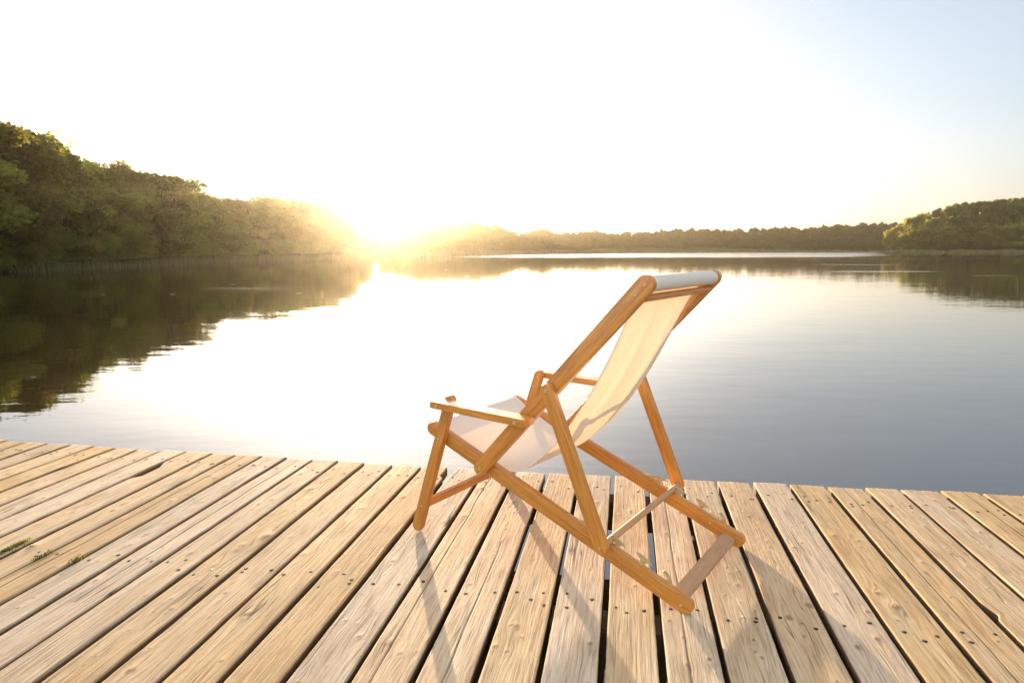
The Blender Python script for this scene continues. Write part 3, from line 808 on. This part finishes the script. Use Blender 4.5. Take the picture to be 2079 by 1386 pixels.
# land: grid over the whole place, height from the distance to the shoreline (positive on land)
SP = resample(SHORE, 2.0)
def inside_lake(x, y):
    P = np.concatenate([SHORE, [(440, -300), (-95, -300)]])
    c = np.zeros(x.shape, bool)
    j = len(P) - 1
    for i in range(len(P)):
        xi, yi = P[i]; xj, yj = P[j]
        cond = ((yi > y) != (yj > y)) & (x < (xj - xi) * (y - yi) / (yj - yi + 1e-12) + xi)
        c ^= cond; j = i
    return c
def shore_dist(x, y):
    x = np.asarray(x, float).ravel(); y = np.asarray(y, float).ravel()
    d = np.full(x.shape, 1e9)
    for k in range(0, len(SP), 64):
        q = SP[k:k + 64]
        dd = np.min((x[:, None] - q[None, :, 0]) ** 2 + (y[:, None] - q[None, :, 1]) ** 2, axis=1)
        d = np.minimum(d, dd)
    d = np.sqrt(d)
    return np.where(inside_lake(x, y), -d, d)
def ground_z(x, y):
    dd = shore_dist(np.array([x]), np.array([y]))
    return float(land_z(dd, x, y)[0])
gx = np.unique(np.concatenate([np.arange(-900, -120, 60), np.arange(-120, 20, 3.0), np.arange(20, 480, 8.0), np.arange(480, 901, 60)]))
gy = np.unique(np.concatenate([np.arange(-300, -20, 40), np.arange(-20, 140, 3.0), np.arange(140, 480, 7.0), np.arange(480, 1201, 60)]))
GX, GY = np.meshgrid(gx, gy, indexing='xy')
dist = shore_dist(GX, GY).reshape(GX.shape)
GZ = land_z(dist, GX, GY) + 0.35 * (vnoise2(GX * 0.12 + 400, GY * 0.12 + 400, 3) - 0.5) * np.clip(dist / 6, 0, 1)
idx = np.arange(GX.size).reshape(GX.shape)
F = np.stack([idx[:-1, :-1], idx[:-1, 1:], idx[1:, 1:], idx[1:, :-1]], -1).reshape(-1, 4)
land = link(bpy.data.objects.new('ground', mesh_np('ground', np.stack([GX, GY, GZ], -1).reshape(-1, 3), F, M_LAND, True)))
tag(land, 'wooded ground rising from the lake shore', 'ground', kind='structure')

# ------------------------------------------------------------------ trees
def crown_arrays(seed, H, Rr, z0, nleaf, leaf, lobes, shape='round', gap=0.0):
    """leaf rhombs spread through lobes inside an envelope; returns verts, faces, tone"""
    rs = np.random.default_rng(seed)
    cs, rr, tn = [], [], []
    for k in range(lobes):
        t = rs.random()
        zz = z0 + (H - z0) * (0.06 + 0.9 * t)
        if shape == 'round': env = math.sin(math.pi * (0.12 + 0.80 * t)) ** 0.6
        elif shape == 'pine': env = (1 - t) ** 0.55 * (0.35 + 0.65 * min(1, t * 3)) + 0.12
        elif shape == 'birch': env = math.sin(math.pi * (0.10 + 0.86 * t)) ** 0.9 * 0.8
        else: env = math.cos(t * math.pi / 2) ** 0.5
        a = rs.uniform(0, 6.283); q = math.sqrt(rs.uniform(0.15, 1.0)) * Rr * env * 0.82
        r = Rr * rs.uniform(0.20, 0.42) * (0.55 + 0.45 * env)
        cs.append((q * math.cos(a), q * math.sin(a), min(zz, z0 + (H - z0) * (1 - 0.42 * (q / Rr) ** 1.5 - 0.10 * rs.random()) - r * 0.6))); rr.append(r); tn.append(rs.uniform(0.0, 0.75))
    cs, rr, tn = np.array(cs), np.array(rr), np.array(tn)
    p = rr ** 2; p /= p.sum()
    li = rs.choice(lobes, nleaf, p=p)
    d = rs.normal(size=(nleaf, 3)); d /= np.linalg.norm(d, axis=1)[:, None]
    flat = np.array([1.0, 1.0, 0.72])
    rad = rs.random(nleaf) ** (1 / 2.4)
    rad = np.where(rs.random(nleaf) < 0.12, rad * rs.uniform(1.0, 1.35, nleaf), rad)
    pos = cs[li] + d * (rr[li] * rad)[:, None] * flat
    if shape == 'birch':       # hanging sprays
        pos[:, 2] -= rs.random(nleaf) ** 2 * Rr * 0.35
    keep = pos[:, 2] > z0 * 0.6
    pos, d, li = pos[keep], d[keep], li[keep]; n = len(pos)
    nr = d * 0.5 + rs.normal(size=(n, 3)) * 0.75 + np.array([0, 0, 0.35]); nr /= np.linalg.norm(nr, axis=1)[:, None]
    up = rs.normal(size=(n, 3)); e1 = np.cross(nr, up); e1 /= np.linalg.norm(e1, axis=1)[:, None]; e2 = np.cross(nr, e1)
    sz = leaf * rs.uniform(0.55, 1.35, n)[:, None]
    V = np.stack([pos + e1 * sz, pos + e2 * sz * 0.55, pos - e1 * sz, pos - e2 * sz * 0.55], 1).reshape(-1, 3)
    F = np.arange(4 * n).reshape(n, 4)
    tone = np.clip(tn[li] + rs.normal(0.1, 0.18, n), 0, 1)
    return V, F, tone, cs

def trunk_bm(seed, H, r, limbs, cs):
    rs = np.random.default_rng(seed)
    bm = bmesh.new()
    def tube(pts, rads, seg=7):
        prev = None
        for k, (p, q) in enumerate(zip(pts, rads)):
            p = Vector(p)
            dr = (Vector(pts[min(k + 1, len(pts) - 1)]) - Vector(pts[max(k - 1, 0)])).normalized()
            e1 = dr.orthogonal().normalized(); e2 = dr.cross(e1)
            cur = [bm.verts.new(p + (e1 * math.cos(a) + e2 * math.sin(a)) * q) for a in [6.28318 * j / seg for j in range(seg)]]
            if prev:
                for j in range(seg): bm.faces.new((prev[j], prev[(j + 1) % seg], cur[(j + 1) % seg], cur[j]))
            prev = cur
    pts = [(rs.normal(0, 0.02) * H * k / 6 * 0.5, rs.normal(0, 0.02) * H * k / 6 * 0.5, -0.6 + (H * 0.78 + 0.6) * k / 6) for k in range(7)]
    tube(pts, [r * (1.25 if k == 0 else 1 - 0.13 * k) for k in range(7)])
    for c in cs[:limbs]:
        z = max(H * 0.22, c[2] - abs(c[0]) - abs(c[1]) - 0.3)
        k = min(5, max(0, int((z + 0.6) / (H * 0.78 + 0.6) * 6)))
        b = pts[k + 1]
        mid = ((b[0] + c[0]) / 2, (b[1] + c[1]) / 2, (z + c[2]) / 2 + 0.2)
        tube([b, mid, tuple(c)], [r * 0.38, r * 0.24, r * 0.08], 5)
    return bm

def make_kind(seed, H, Rr, z0, nleaf, leaf, lobes, shape, mat, bark, r):
    V, F, T, cs = crown_arrays(seed, H, Rr, z0, nleaf, leaf, lobes, shape)
    crown = mesh_np('crown', V, F, mat, False, {'tone': ('FACE', T)})
    bm = trunk_bm(seed, H, r, 7, cs)
    tm = bpy.data.meshes.new('trunk'); bm.to_mesh(tm); bm.free()
    tm.polygons.foreach_set('use_smooth', [True] * len(tm.polygons)); tm.materials.append(bark)
    return dict(H=float(np.percentile(V[:, 2], 99.7)), R=Rr, crown=crown, trunk=tm)

KIND = {
    'broad': [make_kind(20 + k, 10.0, 3.6, 1.2, 14000, 0.16, 32, 'round', M_LEAF, M_BARK, 0.16) for k in range(4)],
    'birch': [make_kind(40 + k, 10.0, 2.7, 1.6, 9000, 0.13, 28, 'birch', M_LEAF_Y, M_BIRCHBARK, 0.11) for k in range(3)],
    'lacy': [make_kind(50, 10.0, 2.6, 3.5, 1500, 0.13, 26, 'birch', M_LEAF_Y, M_BIRCHBARK, 0.10)],
    'pine': [make_kind(60 + k, 14.0, 3.4, 2.5, 12000, 0.36, 40, 'round', M_PINE, M_BARK, 0.17) for k in range(3)],
    'bush': [make_kind(70 + k, 3.6, 2.6, 0.1, 9500, 0.10, 22, 'bush', M_LEAF, M_BARK, 0.06) for k in range(3)],
}
tr = random.Random(3)
def plant(kind, name, label, cat, group, x, y, H, wide=1.0, var=None):
    k = KIND[kind][var if var is not None else tr.randrange(len(KIND[kind]))]
    s = H / k['H']
    o = empty(name, (x, y, ground_z(x, y) - 0.1), tr.uniform(0, 6.28))
    o.scale = (s * wide, s * wide * tr.uniform(0.9, 1.1), s)
    tag(o, label, cat, group)
    t = link(bpy.data.objects.new('trunk', k['trunk']), o)
    c = link(bpy.data.objects.new('crown', k['crown']), o)
    return o
def place_on(px, pz_top, depth):
    """world x and top height for photo column px at forward distance depth with the crown top at photo row pz_top"""
    ex, ez = elev_of(px, pz_top)
    return ex * depth, CAM_H + ez * depth

# skyline of the left bank: (column, top row, forward distance, kind, width)
LEFT = [(-150, 240, 52, 'broad', 1.2), (-60, 248, 54, 'broad', 1.15), (8, 262, 55, 'broad', 1.1), (55, 282, 53, 'broad', 1.1), (100, 262, 58, 'lacy', 1.0), (118, 300, 55, 'birch', 1.2), (148, 318, 56, 'birch', 1.25),
        (190, 345, 60, 'broad', 1.05), (215, 343, 64, 'broad', 1.1), (247, 331, 66, 'birch', 1.15), (288, 352, 66, 'broad', 1.0), (326, 358, 70, 'broad', 1.2),
        (368, 376, 72, 'birch', 1.2), (402, 390, 76, 'broad', 1.2), (436, 400, 80, 'broad', 1.2), (470, 411, 84, 'birch', 1.2), (505, 408, 88, 'broad', 1.3), (540, 400, 96, 'broad', 1.35), (580, 404, 100, 'broad', 1.35),
        (618, 411, 106, 'broad', 1.3), (652, 414, 112, 'broad', 1.2), (680, 424, 116, 'broad', 1.2), (700, 436, 122, 'broad', 1.0)]
names_l = ['broad', 'birch', 'lacy']
ORD = ['first', 'second', 'third', 'fourth', 'fifth', 'sixth', 'seventh', 'eighth', 'ninth', 'tenth', 'eleventh', 'twelfth', 'thirteenth', 'fourteenth', 'fifteenth', 'sixteenth', 'seventeenth', 'eighteenth', 'nineteenth', 'twentieth', 'twenty-first', 'twenty-second', 'twenty-third']
nl = 0
SHX, SHD = [-150, 0, 100, 250, 400, 600, 700, 845], [29, 35.5, 38.5, 48, 61, 85, 100, 114]
for (px, top, dep, kind, wd) in LEFT:
    dep = float(np.interp(px, SHX, SHD)) * 1.13 + 1.2 + (dep % 3) * 0.6
    x, zt = place_on(px, top, dep)
    gz = ground_z(x, dep)
    H = zt - gz + 0.1
    if kind == 'lacy': lab, cat, nm = 'sparse lacy birch poking above the crowns on the left bank', 'tree', 'birch_tree'
    elif kind == 'birch': lab, cat, nm = 'yellow-green birch on the left bank skyline', 'tree', 'birch_tree'
    else: lab, cat, nm = 'dark green broadleaf tree on the left bank skyline', 'tree', 'broadleaf_tree'
    if px < 0: lab = 'broadleaf tree at the picture edge of the left bank, ' + ('nearest to the frame' if px > -100 else 'wholly past the frame')
    else:
        if kind != 'lacy': lab += ', %s crown from the left' % ORD[nl]
        nl += 1
    plant(kind, nm, lab, cat, 'trees on the left bank', x, dep, H, wd * max(0.8, min(1.25, 9.0 / H)))
for k, (px, top, dep, kind, wd) in enumerate(LEFT[:-2]):
    p2 = px + tr.uniform(8, 24)
    dp = float(np.interp(p2, SHX, SHD)) * 1.13 + 7 + tr.uniform(0, 3)
    t2 = float(np.interp(p2, [q[0] for q in LEFT], [q[1] for q in LEFT])) + tr.uniform(14, 30)
    x, zt = place_on(p2, t2, dp)
    H = zt - ground_z(x, dp) + 0.1
    plant('broad', 'broadleaf_tree', 'half-hidden broadleaf tree behind the skyline trees of the left bank', 'tree', 'second row of trees on the left bank', x, dp, H, 1.25 * max(0.8, min(1.3, 9.0 / H)))
# lower trees in front of the skyline and bushes at the waterline
for k in range(26):
    f = (k + tr.random() * 0.6) / 26
    px = -140 + f * 860
    sy = float(np.interp(px, [-150, 0, 100, 250, 400, 600, 700, 845], [30, 36, 39, 49, 62, 86, 101, 115]))
    dep = sy + tr.uniform(2.4, 4.2) + 0.05 * sy
    ex, _ = elev_of(px, 500)
    x = ex * dep
    if shore_dist(np.array([x]), np.array([dep]))[0] < 3.0: x -= 4
    top = float(np.interp(px, [-150, 0, 150, 300, 450, 720], [300, 320, 390, 420, 450, 470])) + tr.uniform(-25, 25)
    _, ez = elev_of(px, top)
    H = max(3.5, CAM_H + ez * dep - ground_z(x, dep))
    plant('broad' if tr.random() < 0.7 else 'birch', 'young_tree', 'lower green tree in front of the taller ones on the left bank', 'tree', 'lower trees on the left bank', x, dep, H, max(0.9, min(1.9, 6.5 / H)))
for k in range(34):
    f = (k + tr.random() * 0.7) / 34
    px = -150 + f * 900
    sy = float(np.interp(px, [-150, 0, 100, 250, 400, 600, 700, 845], [30, 36, 39, 49, 62, 86, 101, 115]))
    dep = sy + tr.uniform(1.0, 2.2) + 0.03 * sy
    ex, _ = elev_of(px, 500)
    x = ex * dep - 1.0
    plant('bush', 'shrub', 'rounded green shrub at the waterline of the left bank', 'shrub', 'shrubs along the left shore', x, dep, tr.uniform(1.6, 3.2) * (0.8 + dep / 130), tr.uniform(1.0, 1.4))

# the bank goes on past the left edge of the picture
for (x, dep, H) in ((-41, 31, 10.5), (-39, 24, 9.5), (-42, 16, 10), (-44, 8, 9), (-48, 0, 10), (-53, -9, 9.5), (-47, 34, 12), (-48, 20, 11.5), (-54, 6, 11)):
    plant('broad', 'broadleaf_tree', 'broadleaf tree on the left bank past the picture edge', 'tree', 'trees past the left edge', x, dep, H, 1.15)

# right headland
RIGHT = [(1806, 468, 338, 'birch', 1.0), (1824, 458, 336, 'birch', 1.1), (1848, 442, 338, 'birch', 1.2), (1868, 434, 334, 'birch', 1.3), (1886, 432, 336, 'birch', 1.3), (1906, 424, 334, 'pine', 1.2), (1926, 420, 338, 'pine', 1.25), (1948, 414, 334, 'pine', 1.2),
         (1968, 412, 338, 'pine', 1.2), (1990, 410, 334, 'pine', 1.25), (2012, 410, 336, 'pine', 1.2), (2034, 406, 332, 'pine', 1.2), (2058, 404, 332, 'pine', 1.3), (2084, 402, 330, 'pine', 1.3), (2112, 400, 328, 'pine', 1.3), (2140, 398, 326, 'pine', 1.3), (2180, 396, 326, 'pine', 1.3)]
nb = npn = 0
for (px, top, dep, kind, wd) in RIGHT:
    x, zt = place_on(px, top, dep)
    H = zt - ground_z(x, dep) + 0.1
    if kind == 'birch': lab = 'sunlit yellow-green birch at the tip of the right headland, %s from the water' % ORD[nb]; nb += 1
    else: lab = 'tall dark pine on the right headland, %s from the sunlit birches' % ORD[npn]; npn += 1
    plant(kind, 'birch_tree' if kind == 'birch' else 'pine_tree', lab, 'tree', 'trees on the right headland', x, dep, H, wd * max(0.55, min(1.3, 15.0 / H)))
for k in range(22):
    px = 1822 + k * 15 + tr.uniform(-5, 5)
    dep = float(np.interp(px, [1800, 1900, 2079, 2200], [328, 318, 308, 300])) + tr.uniform(-3, 6)
    top = float(np.interp(px, [1800, 1880, 2079, 2200], [486, 470, 455, 450])) + tr.uniform(-8, 8)
    x, zt = place_on(px, top, dep)
    if shore_dist(np.array([x]), np.array([dep]))[0] < 3: continue
    H = zt - ground_z(x, dep)
    plant('birch' if px < 1880 else 'broad', 'young_tree', 'low leafy tree in front of the pines on the right headland', 'tree', 'lower trees on the right headland', x, dep, H, 1.15)

for (px, top, dep, kind, wd) in RIGHT[2:]:
    dp = dep + tr.uniform(7, 16)
    x, zt = place_on(px + tr.uniform(4, 13), top + tr.uniform(4, 16), dp)
    H = zt - ground_z(x, dp) + 0.1
    plant('pine', 'pine_tree', 'dark pine filling the second row on the right headland', 'tree', 'second row of trees on the right headland', x, dp, H, 1.2 * max(0.6, min(1.3, 15.0 / H)))
for k in range(16):
    px = 1850 + k * 20 + tr.uniform(-6, 6)
    dep = float(np.interp(px, [1800, 1900, 2079, 2200], [334, 326, 318, 312])) + tr.uniform(0, 4)
    x, zt = place_on(px, 470 + tr.uniform(-6, 10), dep)
    plant('bush', 'shrub', 'dense green shrub under the pines on the right headland', 'shrub', 'shrubs on the right headland', x, dep, zt - ground_z(x, dep), 1.0)

# far wood: one mass
def far_wood():
    rs = np.random.default_rng(8)
    Vs, Fs, Ts = [], [], []
    n0 = 0
    base = [crown_arrays(200 + k, 1.0, 0.30 if k % 2 else 0.36, 0.06 if k % 2 else 0.02, 2000, 0.050, 30, 'round') for k in range(6)]
    sky_x = [700, 740, 780, 820, 850, 900, 960, 1010, 1030, 1050, 1100, 1150, 1200, 1250, 1350, 1500, 1600, 1700, 1800, 1860]
    sky_y = [436, 462, 474, 464, 452, 446, 445, 452, 462, 467, 460, 467, 466, 468, 462, 460, 458, 452, 447, 446]
    shore_px = [680, 845, 1037, 1160, 1300, 1400, 1600, 1800, 1900]
    shore_d = [100, 112, 200, 265, 330, 368, 405, 428, 440]
    px = 690.0
    while px < 1885:
        sd = float(np.interp(px, shore_px, shore_d))
        top = float(np.interp(px, sky_x, sky_y))
        for row, (dd, frac) in enumerate(((0.0, 0.34), (0.3, 0.70), (0.65, 1.0), (0.95, 1.0))):
            dep = sd + 4 + dd * (14 + sd * 0.05) + rs.uniform(-2, 2)
            p2 = px + rs.uniform(-7, 7)
            ex, ez = elev_of(p2, float(np.interp(p2, sky_x, sky_y)) + rs.uniform(-3.5, 5))
            x = ex * dep; gz = ground_z(x, dep)
            H = (CAM_H + ez * dep - gz) * (frac if row < 2 else rs.uniform(0.92, 1.03))
            if row < 2: H *= rs.uniform(0.8, 1.15)
            V, F, T, _ = base[rs.integers(6)]
            wv = max(7.0, H) * rs.uniform(0.8, 1.15)
            an = rs.uniform(0, 6.28); c, s = math.cos(an), math.sin(an)
            W = np.stack([(V[:, 0] * c - V[:, 1] * s) * wv + x, (V[:, 0] * s + V[:, 1] * c) * wv + dep, V[:, 2] * H + gz - 0.3], -1)
            Vs.append(W); Fs.append(F + n0); n0 += len(W); Ts.append(np.clip(T * 0.8 + rs.uniform(-0.2, 0.25), 0, 1))
        px += 9.5
    # the same wood carries on round the right-hand shore
    path = resample(np.array([(318, 272), (352, 238), (392, 190), (414, 125), (432, 60), (440, -10)], float), 6.0)
    for (bx, by) in path:
        for row in range(3):
            x, dep = bx + 5 + row * 6 + rs.uniform(-2, 2), by + rs.uniform(-3, 3)
            gz = ground_z(x, dep); H = (8, 15, 20)[row] * rs.uniform(0.8, 1.15)
            V, F, T, _ = base[rs.integers(6)]
            wv = max(7.0, H) * rs.uniform(0.8, 1.15)
            Vs.append(np.stack([V[:, 0] * wv + x, V[:, 1] * wv + dep, V[:, 2] * H + gz - 0.3], -1)); Fs.append(F + n0); n0 += len(V)
            Ts.append(np.clip(T * 0.8 + rs.uniform(-0.2, 0.25), 0, 1))
    me = mesh_np('far_wood', np.concatenate(Vs), np.concatenate(Fs), M_PINE, False, {'tone': ('FACE', np.concatenate(Ts))})
    o = link(bpy.data.objects.new('far_wood', me))
    tag(o, 'hazy mixed wood along the far shore of the lake', 'wood', kind='stuff')
far_wood()

# reeds
def reeds(name, label, pts, n, h0, h1, wid, depth, seed):
    rs = np.random.default_rng(seed)
    P = resample(np.array(pts, float), 0.5)
    k = rs.integers(0, len(P), n)
    c = P[k] + rs.normal(0, 1, (n, 2)) * depth
    dens = vnoise2(c[:, 0] * 0.25 + 300, c[:, 1] * 0.25 + 300, seed)
    keep = dens > 0.30; c = c[keep]; n = len(c); dens = dens[keep]
    h = rs.uniform(h0, h1, n) * (0.6 + 0.6 * dens)
    a = rs.uniform(0, 6.283, n); lean = rs.normal(0, 0.16, (n, 2)) * h[:, None]
    dx = np.stack([np.cos(a), np.sin(a)], -1) * wid
    z0 = np.full(n, WATER_Z - 0.15)
    def pt(off, z): return np.stack([c[:, 0] + off[:, 0], c[:, 1] + off[:, 1], z], -1)
    V = np.stack([pt(-dx, z0), pt(dx, z0), pt(dx * 0.7 + lean * 0.5, z0 + h * 0.6), pt(lean, z0 + h)], 1).reshape(-1, 3)
    F = np.arange(4 * n).reshape(n, 4)
    me = mesh_np(name, V, F, M_REED, False, {'tone': ('FACE', rs.random(n))})
    o = link(bpy.data.objects.new(name, me))
    return tag(o, label, 'reeds', kind='stuff')
left_line = [(-42, 0), (-33, 25), (-29.4, 37), (-27.9, 40), (-28.4, 48), (-28.6, 60), (-27.4, 84), (-24.8, 97), (-17.2, 110.5)]
reeds('reeds', 'pale reeds along the waterline of the left bank', left_line, 9000, 0.4, 1.25, 0.018, 0.6, 4)
reeds('reeds', 'tan reed fringe round the right headland', [(240, 398), (214, 350), (193, 331), (206, 314), (237, 298), (300, 273)], 22000, 0.9, 2.0, 0.09, 1.2, 6)
reeds('reeds', 'thin pale reed line under the far wood', [(-17, 113), (-2, 189), (40, 268), (100, 343), (170, 393), (240, 422)], 16000, 0.7, 1.6, 0.10, 1.0, 7)

# glints on the water, imitated by pale leaf-shaped specks
lf = np.random.default_rng(9)
for (px, py, L) in ((350, 598, 0.22), (210, 598, 0.16), (472, 578, 0.20), (905, 548, 0.30), (1020, 556, 0.26), (1290, 543, 0.30), (1640, 546, 0.30), (1760, 552, 0.26), (68, 766, 0.05), (606, 596, 0.18), (1860, 540, 0.3), (1985, 560, 0.2)):
    d = ray(px, py); t = (WATER_Z - CAM_H) / d[2]
    bm = bmesh.new()
    rows = []
    for k in range(6):
        f = k / 5; wv = 0.32 * math.sin(math.pi * min(0.98, f + 0.04)) ** 0.8
        rows.append([bm.verts.new((f - 0.5, -wv, 0.10 * (f - 0.5) ** 2 + 0.05)), bm.verts.new((f - 0.5, 0, 0.10 * (f - 0.5) ** 2)), bm.verts.new((f - 0.5, wv, 0.10 * (f - 0.5) ** 2 + 0.05))])
    for k in range(5):
        for q in range(2): bm.faces.new((rows[k][q], rows[k + 1][q], rows[k + 1][q + 1], rows[k][q + 1]))
    o = obj_bm('glint_speck', bm, M_GLINT)
    o.location = (d[0] * t, d[1] * t, WATER_Z + 0.003)
    o.scale = (L, L, L); o.rotation_euler = (0, 0, lf.uniform(0, 6.28))
    tag(o, 'tiny pale speck standing for a glint on the calm dark water', 'leaf', 'pale specks imitating glints on the lake')

# ------------------------------------------------------------------ air
HAZE = 0.00021
if HAZE:
    m = N('lake_haze')
    v = m.n('ShaderNodeVolumePrincipled', {'Color': (1.0, 0.85, 0.62, 1), 'Density': HAZE, 'Anisotropy': 0.88})
    M_HAZE = m.out(None, v.outputs[0])
    bm = bmesh.new(); bmesh.ops.create_cube(bm, size=1)
    hz = obj_bm('haze', bm, M_HAZE, None, False)
    zmin, zmax = -2.6, 36.0
    hz.scale = (1900, 1560, zmax - zmin)
    hz.location = (0, 450, (zmin + zmax) / 2)
    tag(hz, 'thin bright haze over the lake towards the low sun', 'haze', kind='stuff')
